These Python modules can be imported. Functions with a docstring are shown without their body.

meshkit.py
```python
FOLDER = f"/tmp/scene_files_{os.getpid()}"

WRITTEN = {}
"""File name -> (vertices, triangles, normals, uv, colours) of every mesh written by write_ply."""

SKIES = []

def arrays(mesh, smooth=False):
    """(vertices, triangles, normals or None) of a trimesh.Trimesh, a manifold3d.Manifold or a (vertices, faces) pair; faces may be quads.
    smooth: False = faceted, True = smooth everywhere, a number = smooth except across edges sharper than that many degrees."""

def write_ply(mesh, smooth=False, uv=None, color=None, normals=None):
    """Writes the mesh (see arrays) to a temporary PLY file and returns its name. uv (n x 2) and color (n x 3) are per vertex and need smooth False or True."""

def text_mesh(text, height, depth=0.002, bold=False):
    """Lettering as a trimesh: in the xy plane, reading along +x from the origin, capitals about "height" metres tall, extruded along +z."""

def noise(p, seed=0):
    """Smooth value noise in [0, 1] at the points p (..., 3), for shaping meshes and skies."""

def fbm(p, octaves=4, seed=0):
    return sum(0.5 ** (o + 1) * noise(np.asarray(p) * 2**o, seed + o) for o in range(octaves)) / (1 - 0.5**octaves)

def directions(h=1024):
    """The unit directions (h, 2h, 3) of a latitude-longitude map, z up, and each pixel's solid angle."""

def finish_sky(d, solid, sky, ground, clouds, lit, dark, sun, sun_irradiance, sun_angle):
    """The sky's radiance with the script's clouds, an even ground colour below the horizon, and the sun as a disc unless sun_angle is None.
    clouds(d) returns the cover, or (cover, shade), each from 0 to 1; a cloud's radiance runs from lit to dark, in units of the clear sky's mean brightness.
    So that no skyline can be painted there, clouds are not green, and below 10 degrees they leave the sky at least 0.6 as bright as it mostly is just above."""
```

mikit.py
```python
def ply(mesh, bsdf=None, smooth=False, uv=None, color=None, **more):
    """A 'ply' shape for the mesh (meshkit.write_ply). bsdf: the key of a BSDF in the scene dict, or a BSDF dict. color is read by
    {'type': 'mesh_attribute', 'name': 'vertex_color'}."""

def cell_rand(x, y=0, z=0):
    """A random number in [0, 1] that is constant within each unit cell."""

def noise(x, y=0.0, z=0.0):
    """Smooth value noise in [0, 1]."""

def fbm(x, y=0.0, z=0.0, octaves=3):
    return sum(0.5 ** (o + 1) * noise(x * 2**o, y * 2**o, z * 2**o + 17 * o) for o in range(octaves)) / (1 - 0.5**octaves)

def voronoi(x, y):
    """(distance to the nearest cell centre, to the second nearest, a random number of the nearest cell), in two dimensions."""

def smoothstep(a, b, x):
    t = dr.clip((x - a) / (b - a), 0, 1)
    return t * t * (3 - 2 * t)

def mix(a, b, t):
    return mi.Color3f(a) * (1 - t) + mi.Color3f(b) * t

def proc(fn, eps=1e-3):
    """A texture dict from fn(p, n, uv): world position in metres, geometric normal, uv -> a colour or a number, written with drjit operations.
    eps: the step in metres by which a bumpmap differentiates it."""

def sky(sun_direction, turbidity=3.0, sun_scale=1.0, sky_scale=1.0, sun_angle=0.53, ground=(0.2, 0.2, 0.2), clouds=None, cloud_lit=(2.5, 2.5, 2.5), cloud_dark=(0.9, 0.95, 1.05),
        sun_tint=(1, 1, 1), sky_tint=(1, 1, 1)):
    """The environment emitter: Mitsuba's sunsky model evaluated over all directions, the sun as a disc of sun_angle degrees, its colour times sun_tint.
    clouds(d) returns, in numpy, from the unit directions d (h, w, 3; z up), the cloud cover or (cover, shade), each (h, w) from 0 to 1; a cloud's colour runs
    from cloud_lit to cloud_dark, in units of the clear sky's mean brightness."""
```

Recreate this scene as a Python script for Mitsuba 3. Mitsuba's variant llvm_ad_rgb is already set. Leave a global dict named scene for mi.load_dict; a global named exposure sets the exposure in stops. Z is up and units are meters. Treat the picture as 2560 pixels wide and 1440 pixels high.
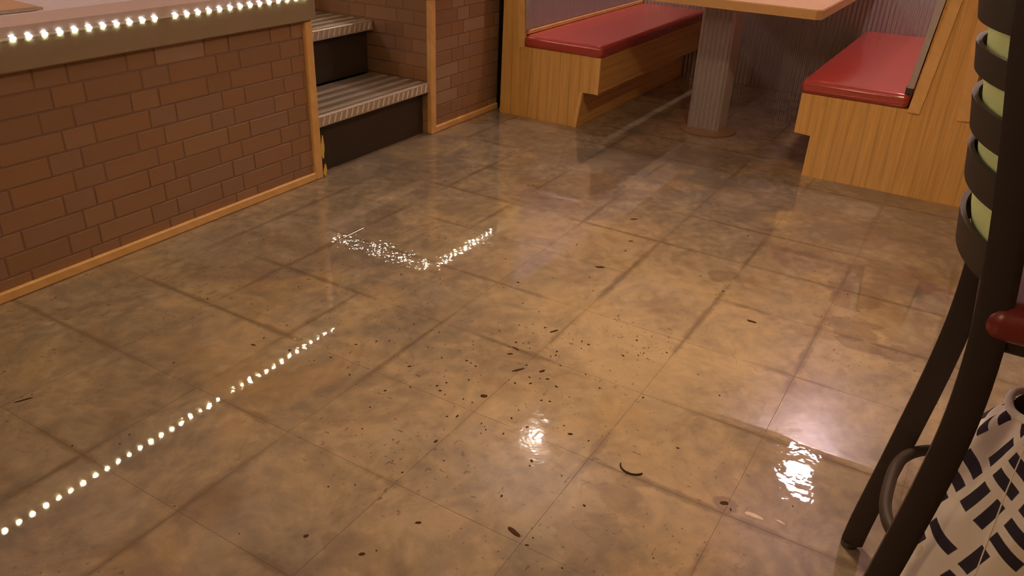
import math, random
import numpy as np
import trimesh
import mitsuba as mi
import drjit as dr
import manifold3d as m3
from shapely.geometry import Polygon
import meshkit, mikit
from mikit import proc, fbm, noise, cell_rand, smoothstep, mix, voronoi

random.seed(7)
rng = np.random.default_rng(7)
T = mi.ScalarTransform4f
scene, labels = {'type': 'scene'}, {}

# ------------------------------------------------------------------ camera, lamps' strength, exposure
exposure = -0.14
YAW, PITCH, ROLL, EYE = -0.5224, 0.4872, 0.0438, np.array([0.0, 0.0, 1.25])
fw = np.array([math.sin(YAW) * math.cos(PITCH), math.cos(YAW) * math.cos(PITCH), -math.sin(PITCH)])
rt = np.array([math.cos(YAW), -math.sin(YAW), 0.0])
up = np.cross(rt, fw)
up = -math.sin(ROLL) * rt + math.cos(ROLL) * up
scene['camera'] = {'type': 'perspective', 'fov': 2 * math.degrees(math.atan(1280 / 1980)), 'fov_axis': 'x', 'near_clip': 0.02, 'far_clip': 60.0,
                   'to_world': T().look_at(origin=EYE.tolist(), target=(EYE + fw).tolist(), up=up.tolist())}
WARM = np.array([1.0, 0.73, 0.43])
LAMP_MAIN, LAMP_SIDE, LAMP_FAR, LAMP_SPOT, LED_GLOW = 285.0, 140.0, 85.0, 1700.0, 110.0
LED_COLOR = np.array([1.0, 0.92, 0.55])


# ------------------------------------------------------------------ helpers
def numbered(name):
    if name not in scene:
        return name
    k = 1
    while f'{name}_{k:03d}' in scene:
        k += 1
    return f'{name}_{k:03d}'


THINGS = {}


def thing(name, label, cat, group=None):
    n = THINGS.get(name, 0)
    THINGS[name] = n + 1
    key = name if n == 0 else f'{name}_{n:03d}'
    labels[key] = {'label': label, 'category': cat}
    if group:
        labels[key]['group'] = group
    return key


def add(name, mesh, mat, parent=None, smooth=False, **more):
    key = numbered(f'{parent}__{name}' if parent else name)
    scene[key] = mesh if isinstance(mesh, dict) else mikit.ply(mesh, mat, smooth, **more)
    return key


def put(key, label=None, cat=None, group=None, kind=None):
    d = labels.setdefault(key, {})
    for k, v in (('label', label), ('category', cat), ('group', group), ('kind', kind)):
        if v:
            d[k] = v
    return key


def emit(mesh, rgb, weight, smooth=False):
    return mikit.ply(mesh, 'lamp_glass', smooth, emitter={'type': 'area', 'sampling_weight': weight, 'radiance': {'type': 'rgb', 'value': [float(c) for c in rgb]}})


def cbox(x0, x1, y0, y1, z0, z1, c=0.002):
    lo, hi = np.array([min(x0, x1), min(y0, y1), min(z0, z1)]), np.array([max(x0, x1), max(y0, y1), max(z0, z1)])
    c = min(c, 0.45 * (hi - lo).min())
    pts = []
    for i in (0, 1):
        for j in (0, 1):
            for k in (0, 1):
                p, s = np.where([i, j, k], hi, lo), np.where([i, j, k], -1, 1)
                for a in range(3):
                    q = p + s * c
                    q[a] = p[a]
                    pts.append(q)
    return trimesh.convex.convex_hull(np.array(pts))


def cat(*ms):
    return trimesh.util.concatenate(list(ms))


def prism_xz(poly, y0, y1):
    m = trimesh.creation.extrude_polygon(Polygon(poly) if not isinstance(poly, Polygon) else poly, abs(y1 - y0), engine='earcut')
    v = m.vertices.copy()
    m.vertices = np.stack([v[:, 0], max(y0, y1) - v[:, 2], v[:, 1]], 1)
    return m


def prism_xy(poly, z0, z1):
    m = trimesh.creation.extrude_polygon(Polygon(poly) if not isinstance(poly, Polygon) else poly, z1 - z0, engine='earcut')
    m.apply_translation([0, 0, z0])
    return m


def loft(rings, closed=False):
    R = np.array(rings, float)
    n, k = R.shape[:2]
    v, f = R.reshape(-1, 3), []
    for i in range(n if closed else n - 1):
        a, b = i * k, ((i + 1) % n) * k
        for j in range(k):
            j2 = (j + 1) % k
            f += [[a + j, a + j2, b + j2], [a + j, b + j2, b + j]]
    if not closed:
        v = np.vstack([v, R[0].mean(0), R[-1].mean(0)])
        c0, c1 = n * k, n * k + 1
        for j in range(k):
            j2 = (j + 1) % k
            f += [[c0, j2, j], [c1, (n - 1) * k + j, (n - 1) * k + j2]]
    m = trimesh.Trimesh(v, np.array(f), process=False)
    if m.volume < 0:
        m.invert()
    return m


def tube(path, r, sides=12, closed=False):
    P = np.array(path, float)
    t = np.gradient(P, axis=0) if not closed else (np.roll(P, -1, 0) - np.roll(P, 1, 0))
    t /= np.linalg.norm(t, axis=1, keepdims=True)
    ref = np.array([0, 0, 1.0]) if abs(t[:, 2]).mean() < 0.8 else np.array([1.0, 0, 0])
    a = np.cross(t, ref)
    a /= np.linalg.norm(a, axis=1, keepdims=True)
    b = np.cross(t, a)
    ang = np.arange(sides) * 2 * math.pi / sides
    r = np.broadcast_to(r, len(P))
    return loft([p + ri * (np.cos(ang)[:, None] * ai + np.sin(ang)[:, None] * bi) for p, ai, bi, ri in zip(P, a, b, r)], closed)


def rounded(lo, hi, r, seg=16, crown=0.0):
    lo, hi = np.array(lo, float), np.array(hi, float)
    parts = [m3.Manifold.sphere(r, seg).translate([lo[0] + r if i else hi[0] - r, lo[1] + r if j else hi[1] - r, lo[2] + r if k else hi[2] - r]) for i in (0, 1) for j in (0, 1) for k in (0, 1)]
    m = m3.Manifold.batch_hull(parts)
    if crown:
        m = m.refine_to_length(0.05)
        mm = m.to_mesh()
        v = mm.vert_properties[:, :3].copy()
        q = (v - (lo + hi) / 2) / ((hi - lo) / 2)
        top = v[:, 2] > (lo[2] + hi[2]) / 2
        v[top, 2] += crown * (1 - q[top, 0] ** 4) * (1 - q[top, 1] ** 8)
        return trimesh.Trimesh(v, mm.tri_verts, process=False)
    mm = m.to_mesh()
    return trimesh.Trimesh(mm.vert_properties[:, :3], mm.tri_verts, process=False)


def corrugated(o, u, v, w, h, pitch=0.024, amp=0.005, thick=0.004):
    """A corrugated sheet: ribs run along v; starts at o, w along u, h along v, bulges along u x v."""
    o, u, v = (np.array(x, float) for x in (o, u, v))
    u, v = u / np.linalg.norm(u), v / np.linalg.norm(v)
    n = np.cross(u, v)
    k = max(8, int(w / pitch * 8))
    s = np.linspace(0, w, k + 1)
    d = thick + amp * (0.5 + 0.5 * np.cos(2 * math.pi * s / pitch))
    front, back = o + s[:, None] * u + d[:, None] * n, o + s[:, None] * u
    loop = np.vstack([front, back[::-1]])
    return loft_strip(loop, len(s), v * h)


def loft_strip(loop, ns, dv):
    k = len(loop)
    v = np.vstack([loop, loop + dv])
    f = []
    for j in range(k):
        j2 = (j + 1) % k
        f += [[j, j2, k + j2], [j, k + j2, k + j]]
    for j in range(ns - 1):
        a, b, c, d = j, j + 1, k - 2 - j, k - 1 - j
        f += [[a, b, c], [a, c, d], [k + a, k + c, k + b], [k + a, k + d, k + c]]
    m = trimesh.Trimesh(v, np.array(f), process=False)
    if m.volume < 0:
        m.invert()
    return m


# ------------------------------------------------------------------ materials
def bsdf(name, d, two=True):
    scene[name] = {'type': 'twosided', 'bsdf': d} if two else d
    scene[name]['id'] = name


def pr(color, rough=0.5, metal=0.0, spec=0.5, **more):
    c = color if isinstance(color, dict) else {'type': 'rgb', 'value': list(color)}
    return {'type': 'principled', 'base_color': c, 'roughness': rough, 'metallic': metal, 'specular': spec, **more}


TX0, TXS, TY0, TYS = -2.236 - 0.3328 * 2, 0.3328, 0.750 - 0.325 * 6, 0.325        # the tile grid

STAINS = [  # x, y, half sizes, strength: grease marks and heel smears on the tiles
    (-0.18, 2.68, 0.09, 0.10, .55), (-0.15, 2.44, 0.10, 0.07, .55), (-0.11, 2.345, 0.07, 0.035, .6), (-0.018, 2.36, 0.06, 0.045, .6), (-0.06, 2.92, 0.13, 0.10, .35),
    (-0.12, 2.86, 0.16, 0.22, .25), (-1.816, 3.177, 0.07, 0.07, .4), (-1.177, 3.098, 0.10, 0.08, .45), (-1.415, 3.105, 0.10, 0.06, .35), (-0.613, 2.555, 0.06, 0.05, .5),
    (-0.45, 1.33, 0.06, 0.07, .4), (-0.25, 1.43, 0.03, 0.025, .7), (-0.44, 1.17, 0.10, 0.08, .3), (-0.9, 1.72, 0.16, 0.10, .15), (-0.3, 3.3, 0.3, 0.12, .3), (-0.82, 0.87, 0.10, 0.05, .3)]


def floor_color(p, n, uv):
    x, y = p.x, p.y
    gx, gy = (x - TX0) / TXS, (y - TY0) / TYS
    tone = cell_rand(dr.floor(gx), dr.floor(gy), 3)
    wx = x + 0.10 * (fbm(x * 5, y * 5, 21.0, 2) - 0.5)
    wy = y + 0.10 * (fbm(x * 5, y * 5, 27.0, 2) - 0.5)
    big = fbm(x * 1.7 + 3.1, y * 1.7, 0.0, 3)
    mid = fbm(wx * 7.5, wy * 7.5 + 11.0, 1.0, 5)
    fine = fbm(wx * 34.0, wy * 30.0, 2.0, 4)
    grain = noise(x * 260, y * 260, 6.0)
    grey = mi.Color3f(0.160, 0.126, 0.097)
    tan = mi.Color3f(0.435, 0.316, 0.182)
    # the worn, tan middle of the walkway against the greyer slate print at the sides
    worn = smoothstep(1.3, 0.1, dr.sqrt(dr.square((x + 0.70) / 1.0) + dr.square((y - 2.1) / 1.2)))
    t = dr.clip(0.66 * worn + 0.50 * (mid - 0.5) + 0.7 * (big - 0.5) + 0.14 * (tone - 0.5) + 0.45 * (fine - 0.5) + 0.17, 0, 1)
    c = mix(grey, tan, t)
    # paler chalky clouds, darker brown ones, a yellowish bloom
    c = mix(c, mi.Color3f(0.40, 0.315, 0.23), 0.26 * smoothstep(0.48, 0.76, fbm(wx * 6.0 + 20, wy * 6.0, 4.0, 5)))
    c = mix(c, mi.Color3f(0.175, 0.098, 0.046), 0.40 * smoothstep(0.50, 0.80, fbm(wx * 4.3 + 50, wy * 5.0, 5.0, 5)))
    c = mix(c, mi.Color3f(0.46, 0.30, 0.12), 0.28 * smoothstep(0.56, 0.74, fbm(wx * 3.4 + 80, wy * 3.4, 15.0, 4)))
    c = c * (0.88 + 0.18 * fine + 0.06 * grain)
    # scuffs: thin broken dark streaks
    sc = dr.abs(fbm(x * 9 + 40, y * 13, 16.0, 3) - 0.5)
    c = mix(c, mi.Color3f(0.16, 0.09, 0.045), 0.28 * smoothstep(0.012, 0.002, sc) * smoothstep(0.52, 0.70, fbm(x * 3.1, y * 3.1 + 60, 17.0, 3)))
    # grime along the joints
    ex = dr.minimum(gx - dr.floor(gx), 1 - (gx - dr.floor(gx))) * TXS
    ey = dr.minimum(gy - dr.floor(gy), 1 - (gy - dr.floor(gy))) * TYS
    wob = 0.012 * (noise(x * 22, y * 22, 7.0) - 0.5) + 0.006 * (noise(x * 80, y * 80, 8.0) - 0.5)
    gx_ = smoothstep(0.017, 0.001, ex + wob) * smoothstep(0.30, 0.72, noise(x * 3.0, y * 4.3, 9.0))
    gy_ = smoothstep(0.017, 0.001, ey + wob) * smoothstep(0.30, 0.72, noise(x * 4.3, y * 3.0, 19.0))
    c = mix(c, mi.Color3f(0.105, 0.064, 0.034), 0.52 * dr.maximum(gx_, gy_))
    for sx, sy, rx, ry, s in STAINS:
        d = dr.sqrt(dr.square((x - sx) / rx) + dr.square((y - sy) / ry)) + 1.3 * (fbm(x * 22, y * 22, 3.0, 4) - 0.5)
        c = mix(c, mi.Color3f(0.120, 0.070, 0.052), 0.75 * s * smoothstep(1.10, 0.78, d))
    # fine dark flecks
    f = noise(x * 110, y * 95, 12.0)
    c = mix(c, mi.Color3f(0.075, 0.040, 0.020), 0.6 * smoothstep(0.90, 0.96, f) * smoothstep(0.42, 0.62, fbm(x * 2.6, y * 2.6, 13.0, 2)))
    return c


def floor_rough(p, n, uv):
    x, y = p.x, p.y
    # the film of water lies unevenly; beyond the puddle by the stool the tiles have half dried
    dry = smoothstep(1.752, 1.758, y + 0.02 * (noise(x * 9, y * 9, 1.0) - 0.5)) * smoothstep(-0.62, -0.30, x) * smoothstep(2.75, 2.2, y)
    r = 0.014 + 0.030 * smoothstep(0.50, 0.75, fbm(x * 2.1 + 7, y * 2.1, 3.0, 3)) + 0.010 * noise(x * 60, y * 60, 5.0)
    return r * (1 - dry) + dry * (0.20 + 0.07 * noise(x * 14, y * 40, 2.0))


def floor_bump(p, n, uv):
    x, y = p.x, p.y
    amp = 0.13 + 0.5 * smoothstep(0.48, 0.66, fbm(x * 1.9 + 31, y * 1.9, 8.0, 2))
    for cx, cy, rx, ry, a in ((-0.12, 1.60, 0.45, 0.30, 1.3), (-1.72, 2.04, 0.30, 0.22, 1.0), (-0.72, 1.40, 0.30, 0.20, 0.6), (-1.2, 1.1, 0.8, 0.25, 0.3)):
        amp = amp + a * smoothstep(1.0, 0.45, dr.sqrt(dr.square((x - cx) / rx) + dr.square((y - cy) / ry)))
    return amp * (0.00036 * noise(x * 17, y * 17, 0.0) + 0.00013 * noise(x * 52, y * 52, 1.0) + 0.00004 * noise(x * 150, y * 150, 2.0))


bsdf('tile_floor_material', {'type': 'bumpmap', 'scale': 1.0, 'arbitrary': proc(floor_bump, eps=0.0015),
                             'bsdf': pr(proc(floor_color), proc(floor_rough), 0.0, 1.0)})
bsdf('grout_material', pr((0.17, 0.112, 0.068), 0.10))


def wood(p, across, along):
    g = fbm(across * 55, along * 3.2, 0.0, 3)
    s = across / 0.062 + 0.30 * noise(along * 2.2, dr.floor(across / 0.062), 3.0)
    e = dr.abs(s - dr.floor(s) - 0.5)
    line = smoothstep(0.11, 0.02, e) * (0.35 + 0.65 * noise(along * 5, across * 20, 5.0))
    c = mix(mi.Color3f(0.60, 0.325, 0.095), mi.Color3f(0.67, 0.375, 0.120), dr.clip(1.5 * g - 0.25, 0, 1))
    c = mix(c, mi.Color3f(0.24, 0.10, 0.025), 0.34 * line)
    return c * (0.90 + 0.2 * noise(across * 300, along * 8, 2.0))


bsdf('oak_upright', pr(proc(lambda p, n, uv: wood(p, p.x + p.y, p.z)), 0.30))
bsdf('oak_lengthwise', pr(proc(lambda p, n, uv: wood(p, p.z * 1.3 + p.x, p.y)), 0.30))


def trim_color(p, n, uv):
    g = fbm((p.x + p.y + p.z) * 26, (p.x - p.y) * 9, p.z * 9, 3)
    return mix(mi.Color3f(0.62, 0.34, 0.115), mi.Color3f(0.78, 0.47, 0.185), g)


bsdf('oak_trim', pr(proc(trim_color), 0.33))
BRICK = [(0.280, 0.155, 0.082), (0.260, 0.145, 0.078), (0.292, 0.168, 0.092), (0.270, 0.155, 0.092), (0.285, 0.154, 0.076), (0.325, 0.205, 0.128)]
for i, c in enumerate(BRICK):
    bsdf(f'brick_material_{i}', pr(c, 0.42, 0.0, 0.4))
bsdf('mortar_material', pr((0.195, 0.112, 0.068), 0.6))
bsdf('black_plastic', pr((0.030, 0.026, 0.022), 0.42))
bsdf('dark_fascia', pr((0.26, 0.19, 0.115), 0.55))
bsdf('black_board', pr((0.028, 0.018, 0.011), 0.50))
bsdf('steel_sheet', pr((0.48, 0.42, 0.41), 0.42, 0.55))
bsdf('tread_metal', pr((0.54, 0.45, 0.36), 0.40, 0.50))
bsdf('grip_tape', pr((0.14, 0.10, 0.068), 0.6))
bsdf('ridge_metal', pr((0.85, 0.75, 0.62), 0.35, 0.3))
bsdf('dark_red_vinyl', pr((0.17, 0.022, 0.016), 0.30))
bsdf('red_vinyl', pr((0.37, 0.048, 0.037), 0.17, 0.0, 0.8))
bsdf('laminate', pr((0.66, 0.42, 0.25), 0.32))
bsdf('laminate_edge', pr((0.58, 0.32, 0.13), 0.40))
bsdf('platform_material', pr((0.66, 0.52, 0.46), 0.22))
bsdf('platform_tile', pr((0.82, 0.76, 0.78), 0.20))
bsdf('black_metal', pr((0.030, 0.021, 0.017), 0.55, 0.0, 0.25))
bsdf('green_cloth', pr((0.60, 0.72, 0.33), 0.85, 0.0, 0.2))
bsdf('white_cloth', pr((0.84, 0.78, 0.68), 0.85, 0.0, 0.2))
bsdf('dark_cloth', pr((0.060, 0.060, 0.040), 0.9, 0.0, 0.2))
bsdf('plaster', pr((0.34, 0.235, 0.175), 0.8))
bsdf('ceiling_material', pr((0.42, 0.33, 0.29), 0.85))
bsdf('lamp_glass', pr((0.85, 0.82, 0.76), 0.3))
bsdf('led_tape_material', pr((0.70, 0.64, 0.50), 0.5))
bsdf('brass', pr((0.50, 0.36, 0.16), 0.35, 0.9))
bsdf('dirt_material', pr((0.070, 0.034, 0.014), 0.9, 0.0, 0.05))
bsdf('base_plate_material', pr((0.24, 0.135, 0.075), 0.30))
bsdf('yellow_foam', pr((0.62, 0.42, 0.07), 0.7))
bsdf('paper_material', pr((0.60, 0.46, 0.40), 0.5))


def bag_color(p, n, uv):
    """A printed basket weave: pairs of navy dashes, lying and standing by turns, with a few orange squares."""
    a, b = uv.x * 1.0, uv.y * 1.0
    ca, sa = math.cos(0.42), math.sin(0.42)
    x, y = (ca * a - sa * b) / 0.074, (sa * a + ca * b) / 0.074
    i, j = dr.floor(x), dr.floor(y)
    fx, fy = x - i, y - j
    odd = dr.abs((i + j) - 2 * dr.floor((i + j) / 2)) > 0.5
    s, t = dr.select(odd, fx, fy), dr.select(odd, fy, fx)
    q = s * 2 - dr.floor(s * 2)
    bar = smoothstep(0.20, 0.24, q) * smoothstep(0.80, 0.76, q) * smoothstep(0.10, 0.13, t) * smoothstep(0.90, 0.87, t)
    r = cell_rand(i, j, 5)
    r2 = cell_rand(i, j + dr.floor(s * 2) * 7, 8)
    c = mi.Color3f(0.86, 0.80, 0.70)
    sq = smoothstep(0.30, 0.33, fx) * smoothstep(0.70, 0.67, fx) * smoothstep(0.30, 0.33, fy) * smoothstep(0.70, 0.67, fy)
    orange = r > 0.88
    c = mix(c, mi.Color3f(0.035, 0.030, 0.045), dr.select(orange, 0.0, bar) * dr.select(r2 > 0.12, 1.0, 0.0))
    return mix(c, mi.Color3f(0.55, 0.19, 0.06), dr.select(orange, sq, 0.0))


bsdf('bag_cloth', pr(proc(bag_color), 0.85, 0.0, 0.2))

# ------------------------------------------------------------------ the room
X0 = -2.422            # the face of the brick front
YB = 5.50              # the back wall
RX0, RX1, RY0, RY1, RZ = -5.2, 3.4, -3.4, 5.62, 2.85
add('floor', cbox(RX0, RX1, RY0, RY1, -0.12, -0.0007, 0.001), 'grout_material')
put('floor', kind='structure')
variant = 0
for i in range(0, 19):
    for j in range(0, 22):
        x0, y0 = TX0 + i * TXS, TY0 + j * TYS
        x1, y1 = x0 + TXS, y0 + TYS
        if x1 < X0 - 0.1 or x0 > 1.6 or y1 < 0.2 or y0 > YB:
            continue
        g = 0.0004
        dz = rng.uniform(-0.0002, 0.0)
        add('tile', cbox(max(x0 + g, X0 - 0.12), x1 - g, y0 + g, min(y1 - g, YB), -0.006, dz, 0.0003), 'tile_floor_material', 'floor')

add('ceiling', cbox(RX0, RX1, RY0, RY1, RZ, RZ + 0.1), 'ceiling_material'); put('ceiling', kind='structure')
add('wall_back', cbox(RX0, RX1, YB + 0.015, YB + 0.12, 0, RZ), 'plaster'); put('wall_back', kind='structure')
add('metal_wainscot', corrugated([-2.36, YB + 0.013, 0.0], [1, 0, 0], [0, 0, 1], 4.6, 1.15, 0.027, 0.006), 'steel_sheet', 'wall_back', smooth=50)
add('wall_right', cbox(RX1, RX1 + 0.1, RY0, RY1, 0, RZ), 'plaster'); put('wall_right', kind='structure')
add('wall_front', cbox(RX0, RX1, RY0 - 0.1, RY0, 0, RZ), 'plaster'); put('wall_front', kind='structure')
add('wall_far_left', cbox(RX0 - 0.1, RX0, RY0, RY1, 0, RZ), 'plaster'); put('wall_far_left', kind='structure')

# the raised platform behind the brick front, open where the steps go up
SY0, SY1 = 2.455, 3.275            # the step opening
PZ = 0.80
plat = Polygon([(RX0, RY0), (X0 + 0.024, RY0), (X0 + 0.024, SY0 + 0.015), (-3.20, SY0 + 0.015), (-3.20, SY1 - 0.012), (X0 + 0.024, SY1 - 0.012), (X0 + 0.024, 3.93), (-2.40, 3.93), (-2.40, YB), (RX0, YB)])
border = Polygon([(RX0, RY0), (X0 - 0.150, RY0), (X0 - 0.150, SY0 - 0.16), (-3.36, SY0 - 0.16), (-3.36, SY1 + 0.16), (X0 - 0.150, SY1 + 0.16), (X0 - 0.150, 3.80), (-2.60, 3.80), (-2.60, YB), (RX0, YB)])
add('platform', prism_xy(plat.difference(border.buffer(0.001)), 0.772, PZ), 'platform_material'); put('platform', kind='structure')
add('platform_floor', prism_xy(border, 0.74, PZ - 0.002), 'platform_tile', 'platform')
add('platform_core', cat(cbox(RX0, X0 - 0.02, RY0, SY0 - 0.03, 0, 0.772), cbox(RX0, -3.225, SY0 - 0.03, SY1 + 0.03, 0, 0.772), cbox(RX0, X0 - 0.02, SY1 + 0.03, 3.93, 0, 0.772), cbox(RX0, -2.42, 3.93, YB, 0, 0.772)), 'black_board', 'platform')

ROW, JT = 0.0675, 0.0065


def brick_wall(key, origin, u, n, width, height, phase=0.0):
    """A sheet of mortar with bricks proud of it, stretchers and headers by turns; u along the wall, n outwards."""
    origin, u, n = np.array(origin, float), np.array(u, float), np.array(n, float)

    def slab(s0, s1, z0, z1, d0, d1, c):
        m = cbox(s0, s1, d0, d1, z0, z1, c)
        v = m.vertices
        m.vertices = origin + v[:, :1] * u + v[:, 1:2] * n + v[:, 2:] * np.array([0, 0, 1.0])
        if np.dot(np.cross(u, n), [0, 0, 1]) < 0:
            m.invert()
        return m
    add(key, slab(0, width, 0, height, -0.03, 0.0, 0.0005), 'mortar_material')
    put(key, kind='structure')
    for r in range(int(math.ceil(height / ROW))):
        z0, z1 = r * ROW + JT / 2, min((r + 1) * ROW - JT / 2, height)
        if z1 - z0 < 0.01:
            continue
        s = -rng.uniform(0.0, 0.02) + phase - (0.162 if r % 2 else 0.0) - 0.3
        k = r
        while s < width:
            L = 0.205 if k % 2 == 0 else 0.108
            a, b = max(s + JT / 2, 0.0), min(s + L - JT / 2, width)
            if b - a > 0.012:
                d = 0.0020 + rng.uniform(-0.0005, 0.0006)
                mat = 5 if rng.random() < 0.09 else int(rng.integers(0, 5))
                add('brick', slab(a, b, z0, z1, -0.004, d, 0.0012), f'brick_material_{mat}', key)
            s += L
            k += 1


brick_wall('wall_left', [X0 - 0.003, 0.45, 0.0], [0, 1, 0], [1, 0, 0], SY0 - 0.45 - 0.03, 0.675, 0.07)
brick_wall('wall_center', [X0 - 0.003, SY1 + 0.012, 0.0], [0, 1, 0], [1, 0, 0], 3.93 - SY1 - 0.012, 0.675, 0.03)
brick_wall('wall_stairwell', [-3.20, SY1, 0.0], [1, 0, 0], [0, -1, 0], -3.20 * -1 + X0 - 0.004, 0.675, 0.05)

# oak trim round the brick, black fascia under the platform edge
def trim(mesh, mat='oak_trim'):
    global TN
    TN += 1
    add(f'trim_{TN}', mesh, mat); put(f'trim_{TN}', kind='structure')


TN = 0
trim(cbox(X0 - 0.002, X0 + 0.014, 0.45, SY0 - 0.036, 0, 0.034, 0.004))
trim(cbox(X0 - 0.030, X0 + 0.016, SY0 - 0.036, SY0 + 0.004, 0, 0.672, 0.004))
trim(cbox(X0 - 0.016, X0 + 0.016, SY1 - 0.004, SY1 + 0.036, 0, 0.668, 0.004))
trim(cbox(X0 - 0.002, X0 + 0.014, SY1 + 0.036, 3.925, 0, 0.034, 0.004))
FX = X0 + 0.026
trim(cbox(X0 - 0.03, FX, 0.0, SY0 + 0.020, 0.675, 0.772, 0.004), 'dark_fascia')
trim(cbox(X0 - 0.03, FX, SY1 - 0.016, 3.925, 0.675, 0.772, 0.004), 'dark_fascia')
trim(cbox(-3.20, X0 - 0.03, SY1 - 0.016, SY1 + 0.02, 0.675, 0.772, 0.004), 'dark_fascia')
trim(cbox(-3.20, X0 - 0.03, SY0 - 0.02, SY0 + 0.020, 0.0, 0.772, 0.004), 'black_board')
trim(cbox(-3.235, -3.20, SY0, SY1, 0.53, 0.772, 0.003), 'mortar_material')


# ------------------------------------------------------------------ LED strips along the platform edge
def led_dome(c, n):
    m = trimesh.creation.icosphere(1, 1.0)
    n = np.array(n, float)
    s = np.array([0.0082, 0.0082, 0.0066]) - np.abs(n) * np.array([0.0045, 0.0045, 0])
    m.vertices = m.vertices * s + np.array(c)
    return m


def led_strip(label, ts, fn, n, tape):
    k = thing('led_strip', label, 'light strip')
    add('tape', tape, 'led_tape_material', k)
    for t in ts:
        key = numbered(k + '__led')
        scene[key] = emit(led_dome(fn(t), n), LED_GLOW * LED_COLOR, 0.03, True)


ZL = 0.768
ys = [1.261 - 0.0468 * i for i in range(12, 0, -1)] + [1.261 + 0.0468 * i for i in range(11)] + [1.809 + 0.0468 * i for i in range(14)]
led_strip('strip of small bright warm LEDs along the long platform edge above the left brick wall', ys, lambda t: (FX + 0.004, t, ZL), (1, 0, 0), cbox(FX, FX + 0.003, 0.68, SY0 + 0.018, ZL - 0.004, ZL + 0.004, 0.0005))
led_strip('strip of small bright warm LEDs on the platform edge beside the booth', [SY1 + 0.02 + 0.0468 * i for i in range(13)], lambda t: (FX + 0.004, t, ZL), (1, 0, 0), cbox(FX, FX + 0.003, SY1 - 0.01, 3.92, ZL - 0.004, ZL + 0.004, 0.0005))
led_strip('strip of small bright warm LEDs turning in along the platform edge above the steps', [X0 - 0.03 - 0.0468 * i for i in range(16)], lambda t: (t, SY1 - 0.020, ZL), (0, -1, 0), cbox(-3.19, X0 - 0.01, SY1 - 0.019, SY1 - 0.016, ZL - 0.004, ZL + 0.004, 0.0005))

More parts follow.
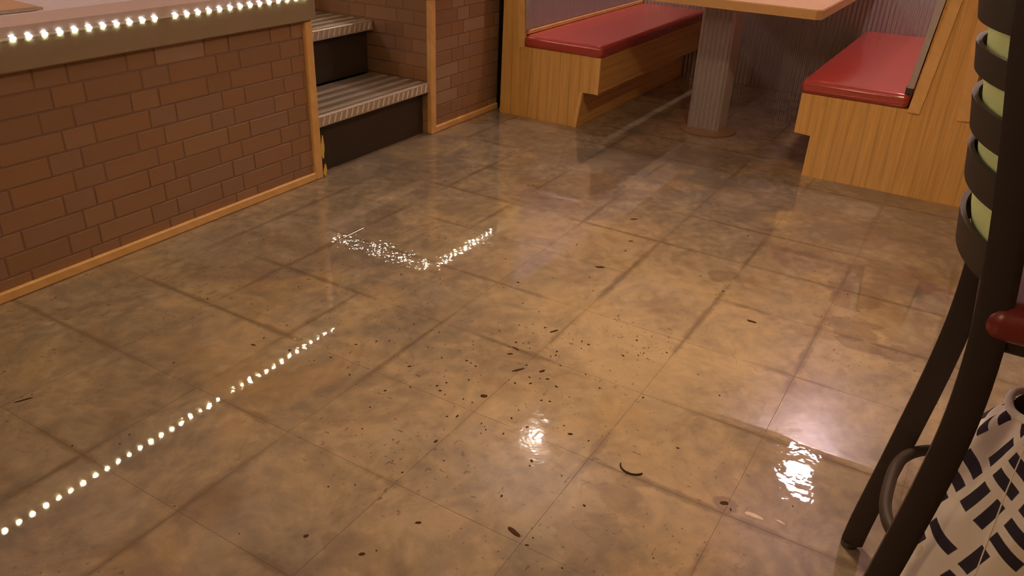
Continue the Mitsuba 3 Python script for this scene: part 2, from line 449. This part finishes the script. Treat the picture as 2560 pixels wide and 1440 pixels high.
# ------------------------------------------------------------------ steps
st = thing('steps', 'black boxed steps with ribbed metal treads set between the two brick fronts', 'stairs')
for k, (xf, xb, zt) in enumerate(((X0 + 0.002, -2.80, 0.268), (-2.775, -3.20, 0.534))):
    y0, y1 = SY0 + 0.012, SY1 - 0.006
    tr = add('tread', cbox(xb, xf - 0.006, y0, y1, zt - 0.030, zt - 0.002, 0.001), 'grip_tape', st)
    put(tr, 'dark step tread with bands of bright ribbed metal')
    d = (xf - xb)
    for q in range(5 if k == 0 else 5):
        xa = xf - 0.042 - q * 0.076
        if xa - 0.032 < xb + 0.01:
            break
        add('metal_band', cbox(xa - 0.030, xa, y0, y1, zt - 0.003, zt, 0.0008), 'tread_metal', tr)
    add('nosing', cat(cbox(xf - 0.012, xf, y0, y1, zt - 0.048, zt, 0.0025), cbox(xf - 0.020, xf - 0.010, y0, y1, zt - 0.004, zt + 0.001, 0.001)), 'tread_metal', tr)
    for q in range(21):
        yy = y0 + 0.03 + q * (y1 - y0 - 0.06) / 20
        rb = cbox(-0.0015, 0.0025, -0.004, 0.004, -0.019, 0.019, 0.001)
        a = 0.38
        v = rb.vertices.copy()
        rb.vertices = np.stack([v[:, 0] + xf, yy + v[:, 1] * math.cos(a) + v[:, 2] * math.sin(a), zt - 0.024 + v[:, 2] * math.cos(a) - v[:, 1] * math.sin(a)], 1)
        add('ridge', rb, 'ridge_metal', tr)
    xr = xf - 0.045
    add('riser', cbox(xr - 0.02, xr, y0, y1, 0.0 if k == 0 else 0.268, zt - 0.030, 0.002), 'black_board', st)
for i, (yy, zz, L, lab) in enumerate(((SY0 + 0.014, 0.135, 0.10, 'torn yellow foam scrap sticking out beside the oak post of the steps'), (SY0 + 0.020, 0.028, 0.05, 'small yellow foam scrap at the foot of the oak post by the steps'))):
    w = 0.018
    rings = []
    for t in np.linspace(0, 1, 9):
        ww = w * math.sin(math.pi * (0.08 + 0.84 * t)) * (0.6 + 0.4 * t)
        c = np.array([X0 + 0.004 + 0.006 * t, yy + 0.010 * (1 - t) , zz + L * (0.5 - t)])
        rings.append([c + [0.003, -ww, 0], c + [0.004, ww * 0.3, 0], c + [-0.003, ww, 0], c + [-0.004, -ww * 0.4, 0]])
    put(add('foam_scrap', loft(rings), 'yellow_foam', smooth=40), lab, 'scrap')

# a board with a bright metal edge lying on the platform
pb = thing('floor_mat', 'tan board with a bright metal edge lying on the platform at upper left', 'mat')
matp = [(-2.604, 0.55), (-2.607, 1.488), (-2.86, 1.505), (-2.95, 0.55)]
add('sheet', prism_xy(matp, PZ - 0.002, PZ + 0.006), 'laminate', pb)
add('metal_edge', cbox(-2.612, -2.598, 0.55, 1.47, PZ - 0.001, PZ + 0.009, 0.002), 'tread_metal', pb)

# ------------------------------------------------------------------ booths
Y1 = 3.870
bo = thing('booth', 'oak booth bench with red vinyl seat standing against the platform', 'booth bench')
YE = YB - 0.004
panel = [(-2.362, 0), (-1.866, 0), (-1.841, 0.195), (-1.751, 0.197), (-1.751, 0.388), (-2.213, 0.388), (-2.227, 0.63), (-2.262, 1.18), (-2.352, 1.18)]
add('end_panel', prism_xz(panel, Y1, Y1 + 0.022), 'oak_upright', bo)
add('trim_strip', prism_xz([(-2.248, 0.384), (-2.211, 0.384), (-2.258, 1.18), (-2.294, 1.18)], Y1 - 0.010, Y1), 'oak_trim', bo)
add('trim_strip', prism_xz([(-1.752, 0.197), (-1.752, 0.386), (-1.772, 0.386), (-1.772, 0.197)], Y1 - 0.004, Y1 + 0.022), 'oak_trim', bo)
add('trim_strip', prism_xz([(-1.866, 0), (-1.842, 0.195), (-1.862, 0.195), (-1.886, 0)], Y1 - 0.004, Y1 + 0.022), 'oak_trim', bo)
add('front_board', cbox(-1.775, -1.757, Y1 + 0.022, YE, 0.197, 0.386, 0.002), 'oak_lengthwise', bo)
add('toe_board', cbox(-1.880, -1.862, Y1 + 0.022, YE, 0.0, 0.197, 0.002), 'oak_lengthwise', bo)
add('seat_base', cbox(-2.24, -1.775, Y1 + 0.022, YE, 0.36, 0.386, 0.002), 'oak_lengthwise', bo)
put(add('seat', rounded([-2.213, Y1 - 0.012, 0.386], [-1.742, YE, 0.452], 0.026, 24, 0.008), 'red_vinyl', bo, smooth=True), 'glossy red vinyl seat')
add('backrest', prism_xz([(-2.345, 0.386), (-2.226, 0.386), (-2.278, 1.17), (-2.345, 1.17)], Y1 + 0.022, YE), 'oak_lengthwise', bo)
vv = np.array([-2.266 + 2.224, 0, 1.16 - 0.475])
put(add('metal_panel', corrugated([-2.222, Y1 + 0.03, 0.475], [0, 1, 0], vv, YE - Y1 - 0.035, np.linalg.norm(vv), 0.024, 0.005), 'steel_sheet', bo, smooth=50), 'corrugated steel facing of the backrest')
add('edge_strip', prism_xz([(-2.222, 0.476), (-2.196, 0.476), (-2.238, 1.165), (-2.264, 1.165)], Y1 + 0.003, Y1 + 0.030), 'steel_sheet', bo)
add('back_rail', cbox(-2.226, -2.205, Y1 + 0.022, YE, 0.45, 0.472, 0.003), 'oak_trim', bo)

Y2, C = 3.845, -0.134
b2 = thing('booth', 'double-sided oak booth with red vinyl seats right of the table, ahead of the stool', 'booth bench')
half = [(-0.637, 0), (-0.636, 0.193), (-0.712, 0.198), (-0.712, 0.384), (-0.256, 0.384), (-0.207, 0.845), (-0.178, 1.18)]
mir = lambda P: [(2 * C - x, z) for x, z in P][::-1]
add('end_panel', prism_xz(half + mir(half), Y2, Y2 + 0.022), 'oak_upright', b2)
for s in (0, 1):
    f = (lambda P: mir(P)) if s else (lambda P: P)
    fx = (lambda a: 2 * C - a) if s else (lambda a: a)
    add('trim_strip', prism_xz(f([(-0.256, 0.376), (-0.208, 0.374), (-0.140, 1.18), (-0.178, 1.18)]), Y2 - 0.010, Y2), 'oak_trim', b2)
    add('front_board', cbox(fx(-0.706), fx(-0.688), Y2 + 0.022, YE, 0.198, 0.382, 0.002), 'oak_lengthwise', b2)
    add('toe_board', cbox(fx(-0.632), fx(-0.614), Y2 + 0.022, YE, 0.0, 0.198, 0.002), 'oak_lengthwise', b2)
    add('seat_base', cbox(fx(-0.688), fx(-0.24), Y2 + 0.022, YE, 0.356, 0.382, 0.002), 'oak_lengthwise', b2)
    x0, x1 = sorted((fx(-0.722), fx(-0.262)))
    put(add('seat', rounded([x0, Y2 - 0.012, 0.383], [x1, YE, 0.448], 0.024, 24, 0.008), 'red_vinyl', b2, smooth=True), 'glossy red vinyl seat')
    vv = np.array([0.054 if not s else -0.054, 0, 0.70])
    o = [fx(-0.272), YE if not s else Y2 + 0.03, 0.462]
    put(add('metal_panel', corrugated(o, [0, -1 if not s else 1, 0], vv, YE - Y2 - 0.03, np.linalg.norm(vv), 0.024, 0.005), 'steel_sheet', b2, smooth=50), 'corrugated steel facing of the backrest')
    add('edge_strip', prism_xz(f([(-0.284, 0.474), (-0.257, 0.474), (-0.204, 1.165), (-0.231, 1.165)]), Y2 + 0.003, Y2 + 0.030), 'steel_sheet', b2)
    add('corner_clip', cbox(fx(-0.288), fx(-0.258), Y2 + 0.004, Y2 + 0.035, 0.448, 0.478, 0.002), 'black_plastic', b2)
add('backrest', prism_xz([(-0.258, 0.384), (-0.010, 0.384), (-0.064, 1.17), (-0.204, 1.17)], Y2 + 0.022, YE), 'oak_lengthwise', b2)

# ------------------------------------------------------------------ the table between them
tb = thing('table', 'pale wood laminate table on a square corrugated steel post between the booths', 'table')
tx0, tx1, ty0, ty1, ch = -1.770, -0.690, 3.800, YB - 0.01, 0.024
tp = [(tx0 + ch, ty0), (tx1 - ch, ty0), (tx1, ty0 + ch), (tx1, ty1), (tx0, ty1), (tx0, ty0 + ch)]
add('edge_band', prism_xy(tp, 0.712, 0.750), 'laminate_edge', tb)
add('tabletop', prism_xy(Polygon(tp).buffer(-0.004), 0.7495, 0.754), 'laminate', tb)
pc, hw = np.array([-1.273, 4.318]), 0.086
ring = []
for a in range(4):
    s = np.linspace(-1, 1, 57)[:-1]
    off = 0.0075 * np.cos(s * math.pi * 3.5 * 2) * (np.abs(s) < 0.97)
    c, sn = math.cos(a * math.pi / 2), math.sin(a * math.pi / 2)
    for u, d in zip(s * hw, hw + off - 0.004):
        ring.append(pc + [c * u + sn * d, sn * u - c * d])
add('post', prism_xy(ring, 0.012, 0.712), 'steel_sheet', tb, smooth=50)
lat = trimesh.creation.revolve(np.array([[0.0001, 0.0], [0.150, 0.0], [0.152, 0.005], [0.142, 0.011], [0.10, 0.016], [0.0001, 0.017]]), sections=48)
lat.apply_translation([-1.258, 4.300, 0.0005])
put(add('base_plate', lat, 'base_plate_material', tb, smooth=40), 'round rust-brown base plate')

# ------------------------------------------------------------------ the stool at the right
sl = thing('bar_stool', 'black metal ladder-back bar stool with red seat at the right edge', 'stool')
PZX = [(0.0, 0.018), (0.15, 0.036), (0.34, 0.057), (0.52, 0.075), (0.64, 0.079), (0.73, 0.073), (0.80, 0.066), (0.93, 0.045), (1.08, 0.014), (1.16, -0.004)]
pz, px = np.array(PZX).T
postx = lambda z: float(np.interp(z, pz, px))
zz = np.linspace(0.012, 1.158, 40)
oct_ = np.array([(-1, -.55), (-.6, -1), (.6, -1), (1, -.55), (1, .55), (.6, 1), (-.6, 1), (-1, .55)])
smooth_x = np.convolve(np.pad([postx(z) for z in zz], 3, mode='edge'), np.ones(7) / 7, 'valid')
for yq, dx in ((1.46, 0.0), (1.10, 0.022)):
    leg = add('back_post', loft([[(x + dx + a * 0.0215, yq + b * 0.0125, z) for a, b in oct_] for x, z in zip(smooth_x, zz)]), 'black_metal', sl, smooth=40)
    add('foot_glide', trimesh.creation.cylinder(0.017, 0.013, sections=16, transform=trimesh.transformations.translation_matrix([0.018 + dx, yq, 0.0075])), 'black_plastic', leg)
for yq, dx in ((1.45, 0.0), (1.11, 0.024)):
    leg = add('front_leg', loft([[(0.475 + dx - 0.03 * (z / 0.7) + a * 0.016, yq + b * 0.0125, z) for a, b in oct_] for z in np.linspace(0.012, 0.708, 6)]), 'black_metal', sl, smooth=40)
    add('foot_glide', trimesh.creation.cylinder(0.015, 0.013, sections=16, transform=trimesh.transformations.translation_matrix([0.475 + dx, yq, 0.0075])), 'black_plastic', leg)
path = [(0.475, 1.455, 0.30)] + [(0.275 - 0.227 * math.copysign(abs(math.cos(t)) ** (2 / 3.0), math.cos(t)), 1.300 + 0.185 * math.copysign(abs(math.sin(t)) ** (2 / 3.0), math.sin(t)), 0.30) for t in np.linspace(1.45, -0.62, 36)]
add('footrest', tube(path, 0.0105, 12), 'black_metal', sl, smooth=50)
add('seat_frame', cat(cbox(0.075, 0.470, 1.105, 1.125, 0.708, 0.728, 0.004), cbox(0.075, 0.470, 1.435, 1.455, 0.708, 0.728, 0.004), cbox(0.075, 0.095, 1.125, 1.435, 0.708, 0.728, 0.004), cbox(0.45, 0.470, 1.125, 1.435, 0.708, 0.728, 0.004)), 'black_metal', sl)
put(add('seat', rounded([0.078, 1.080, 0.727], [0.485, 1.480, 0.782], 0.025, 20, 0.008), 'dark_red_vinyl', sl, smooth=True), 'dark red vinyl seat')
bow = lambda t: 0.050 * (1 - (2 * t - 1) ** 2) ** 0.8
for z0, z1 in ((1.098, 1.152), (1.034, 1.069), (0.956, 1.000), (0.886, 0.930), (0.790, 0.838)):
    rings = []
    for t in np.linspace(0, 1, 21):
        y = 1.452 - 0.344 * t
        xa, xb = (postx(z) + 0.022 * t - bow(t) for z in (z0, z1))
        rings.append([(xa - 0.004, y, z0), (xb - 0.004, y, z1), (xb + 0.004, y, z1), (xa + 0.004, y, z0)])
    add('slat', loft(rings), 'black_metal', sl, smooth=40)
cu = thing('cushion', 'pale green cushion showing between the black slats of the stool', 'cushion')
rings = []
for z in np.linspace(0.792, 1.135, 14):
    q = (z - 0.9635) / 0.1715
    sh = 0.016 * abs(q) ** 8
    back, front = [], []
    for t in np.linspace(0.06, 0.94, 19):
        y = 1.452 - 0.344 * t
        xo = postx(z) + 0.022 * t - bow(t) + 0.009 + sh
        back.append((xo, y, z))
        front.append((xo + (0.052 - 2 * sh) * min(1, 4 * t * (1 - t) + 0.2), y, z))
    rings.append(back + front[::-1])
add('cover', loft(rings), 'green_cloth', cu, smooth=50)

# ------------------------------------------------------------------ the patterned cloth bag under the stool
bg = thing('cloth_bag', 'white cloth bag printed with navy dashes and orange squares beside the stool legs', 'bag')
prof = [(0.0, 0.0), (0.10, 0.002), (0.148, 0.02), (0.172, 0.08), (0.178, 0.16), (0.170, 0.26), (0.150, 0.36), (0.122, 0.44), (0.092, 0.49), (0.068, 0.520), (0.056, 0.530)]
pr_, pz_ = np.array(prof).T
tt = np.linspace(0, len(prof) - 1, 60)
rr, hz = np.interp(tt, range(len(prof)), pr_), np.interp(tt, range(len(prof)), pz_)
arc = np.concatenate([[0], np.cumsum(np.hypot(np.diff(rr), np.diff(hz)))])
NA = 97
V, UV, F = [], [], []
BC = np.array([0.262, 1.285])
for i, (r, h, s) in enumerate(zip(rr, hz, arc)):
    for j in range(NA):
        a = 2 * math.pi * j / (NA - 1)
        fold = 1 + (0.045 * math.sin(5 * a + 6 * h) + 0.022 * math.sin(11 * a - 14 * h)) * min(1, h / 0.15) + 0.05 * math.sin(9 * a + 1.0) * max(0, (h - 0.40) / 0.13)
        V.append((BC[0] - 0.036 * (h / 0.53) ** 2 + r * fold * math.cos(a), BC[1] + 0.007 * h / 0.53 + 0.92 * r * fold * math.sin(a), 0.002 + h))
        UV.append((a * 0.165, s))
for i in range(len(rr) - 1):
    for j in range(NA - 1):
        a = i * NA + j
        F += [[a, a + 1, a + NA + 1], [a, a + NA + 1, a + NA]]
add('body', trimesh.Trimesh(np.array(V), np.array(F), process=False), 'bag_cloth', bg, smooth=True, uv=np.array(UV))
RC = np.array([0.226, 1.292, 0.540])
put(add('rim', tube([(RC[0] + 0.058 * math.cos(a), RC[1] + 0.054 * math.sin(a), RC[2] + 0.004 * math.sin(3 * a)) for a in np.linspace(0, 2 * math.pi, 49)[:-1]], 0.0065, 12, True), 'white_cloth', bg, smooth=True), 'plain white rolled rim')
lin = trimesh.creation.revolve(np.array([[0.0001, -0.05], [0.04, -0.048], [0.050, 0.0]]), sections=32)
lin.apply_translation(RC)
add('lining', lin, 'dark_cloth', bg, smooth=True)
sa = 4.35
add('seam', tube([((BC[0] - 0.036 * (h / 0.53) ** 2) + (r * (1 + (0.045 * math.sin(5 * sa + 6 * h) + 0.022 * math.sin(11 * sa - 14 * h)) * min(1, h / 0.15)) + 0.001) * math.cos(sa), BC[1] + 0.007 * h / 0.53 + 0.92 * (r * (1 + (0.045 * math.sin(5 * sa + 6 * h) + 0.022 * math.sin(11 * sa - 14 * h)) * min(1, h / 0.15)) + 0.001) * math.sin(sa), 0.002 + h) for r, h in zip(rr[14:52], hz[14:52])], 0.0012, 6), 'white_cloth', bg, smooth=True)


# ------------------------------------------------------------------ crumbs of dirt and scraps on the wet floor
def flake(x, y, L, W, ang, seed):
    r = np.random.default_rng(seed)
    n = 12
    a = np.arange(n) * 2 * math.pi / n
    rad = 0.85 + 0.25 * np.sin(a * 2 + seed) * r.uniform(0.4, 1) + r.uniform(-0.12, 0.12, n)
    P = np.stack([np.cos(a) * rad * L, np.sin(a) * rad * W], 1)
    P[:, 1] += 0.35 * W * np.sin(P[:, 0] / L * 2)
    c, s = math.cos(ang), math.sin(ang)
    P = P @ np.array([[c, s], [-s, c]]) + [x, y]
    return loft([np.c_[P, np.full(n, 0.0003)], np.c_[(P - [x, y]) * 0.7 + [x, y], np.full(n, 0.0016)]])


FL = [(-1.001, 2.364, .026, .010, .1), (-1.079, 2.849, .016, .012, .0), (-0.925, 1.877, .020, .007, .95), (-0.970, 1.724, .019, .005, -.3), (-0.908, 1.632, .030, .006, 1.0),
      (-0.920, 1.473, .016, .010, -.2), (-0.849, 1.665, .011, .010, .0), (-1.001, 2.639, .012, .006, .0), (-0.431, 2.293, .018, .011, -.4), (-0.653, 1.459, .008, .006, .0),
      (-0.786, 1.006, .010, .005, .6), (-0.958, 0.847, .008, .007, .0), (-0.829, 0.873, .009, .007, .0), (-0.600, 1.096, .030, .009, -.55), (-1.884, 0.797, .028, .005, 1.05),
      (-0.970, 1.690, .010, .008, .3), (-0.248, 1.433, .013, .010, .2)]
FLAKE = ['largest ragged dirt flake on the floor, in front of the mirrored table post', 'small round dirt flake on the floor between the LED reflection and the table post', 'slanting dark sliver of dirt in the middle of the floor, apart from the crumbs',
         'thin curved sliver of dirt topmost of the scattered crumbs', 'long slanting smear-like dirt flake along a tile joint among the crumbs', 'crumbly dirt clot lying lowest among the thick of the crumbs', 'roundish dirt flake to the right of the thick of the crumbs',
         'small oval dirt flake in the upper middle of the floor, above the largest one', 'dark oval dirt flake right of the middle of the floor, towards the stool', 'small dark dirt flake just right of the small bright lamp reflection', 'short dark dirt chip on the lower floor, left of the dark smear along a joint',
         'small dark dirt chip on the lower left floor, upper of two', 'small dark dirt chip near the lower edge of the picture, lower of two', 'long dark clot of dirt along a tile joint at the lower middle', 'thin dark straw-like sliver at the far left of the floor', 'small purple-brown dirt flake left beside the thin curved sliver',
         'dark ring-like dirt flake just above the pale paper scraps']
for i, (x, y, L, W, a) in enumerate(FL):
    put(add('dirt_flake', flake(x, y, L * 0.8, W * 0.8, a, 100 + i), 'dirt_material'), FLAKE[i], 'dirt flake', 'flakes of dirt on the floor')
hk = tube([(-0.466 + 0.030 * math.cos(t) - 0.004, 1.430 + 0.026 * math.sin(t), 0.0022) for t in np.linspace(3.3, 5.9, 12)], np.linspace(0.0016, 0.0022, 12), 6)
put(add('bent_straw', hk, 'dirt_material', smooth=True), 'thin dark curved scrap like a bent stalk on the floor left of the stool', 'scrap')
cl = []
for i in range(180):
    if i < 110:
        x, y = rng.normal(-0.85, 0.22), rng.normal(1.62, 0.28)
    else:
        x, y = rng.uniform(-2.0, 0.0), rng.uniform(0.75, 3.0)
    if x < X0 + 0.1 or y < 0.6:
        continue
    L = abs(rng.normal(0.0022, 0.0013)) + 0.0012
    cl.append(flake(x, y, L, L * rng.uniform(0.35, 0.9), rng.uniform(0, 3), 1000 + i))
put(add('floor_crumbs', cat(*cl), 'dirt_material'), 'fine dark crumbs of dirt scattered over the wet floor', 'dirt', kind='stuff')
for i, (x, y, L, W, a, lab) in enumerate(((-0.178, 1.431, .030, .007, -.12, 'pale pinkish scrap of wet paper on the floor left of the stool leg'), (-0.124, 1.444, .016, .004, -.4, 'smaller pale scrap of wet paper nearest the stool leg'))):
    put(add('paper_scrap', flake(x, y, L, W, a, 300 + i), 'paper_material'), lab, 'paper scrap')


# ------------------------------------------------------------------ lamps under the ceiling
def globe(x, y, z, r, rgb, label, weight=6.0, shade=None):
    k = thing('pendant_lamp', label, 'lamp')
    s = trimesh.creation.icosphere(3, r)
    s.apply_translation([x, y, z])
    scene[k + '__globe'] = emit(s, rgb, weight, True)
    if shade:
        R1, drop = shade
        c = np.array([[r * 0.5, r + 0.02], [r * 1.15, r * 0.6], [R1, -drop], [R1 + 0.003, -drop], [r * 1.15 + 0.004, r * 0.62], [r * 0.5, r + 0.026], [r * 0.5, r + 0.02]])
        m = trimesh.creation.revolve(c, sections=48)
        m.apply_translation([x, y, z])
        add('shade', m, 'plaster', k, smooth=40)
    add('cap', trimesh.creation.cylinder(r * 0.42, 0.03, sections=24, transform=trimesh.transformations.translation_matrix([x, y, z + r + 0.012])), 'brass', k, smooth=40)
    add('cord', trimesh.creation.cylinder(0.004, RZ - z - r - 0.02, sections=8, transform=trimesh.transformations.translation_matrix([x, y, (RZ + z + r + 0.02) / 2])), 'black_plastic', k, smooth=True)


globe(-0.38, 2.00, 2.10, 0.10, LAMP_MAIN * WARM, 'large shaded ceiling lamp hanging over the middle of the walkway', shade=(0.19, 0.15))
globe(-1.20, -2.40, 2.45, 0.13, LAMP_SIDE * WARM, 'round ceiling lamp hanging far behind the camera')
globe(-0.366, 4.65, 2.30, 0.115, LAMP_FAR * np.array([1.0, 0.72, 0.78]), 'round pinkish white lamp mirrored as the bright patch by the stool')
globe(-2.16, 4.20, 2.50, 0.026, LAMP_SPOT * np.array([1.0, 0.84, 0.70]), 'small white lamp mirrored as the small bright spot in the middle of the floor')
globe(-3.90, -0.10, 2.30, 0.12, 95.0 * np.array([1.0, 0.80, 0.76]), 'round pinkish white ceiling lamp hanging over the raised platform')
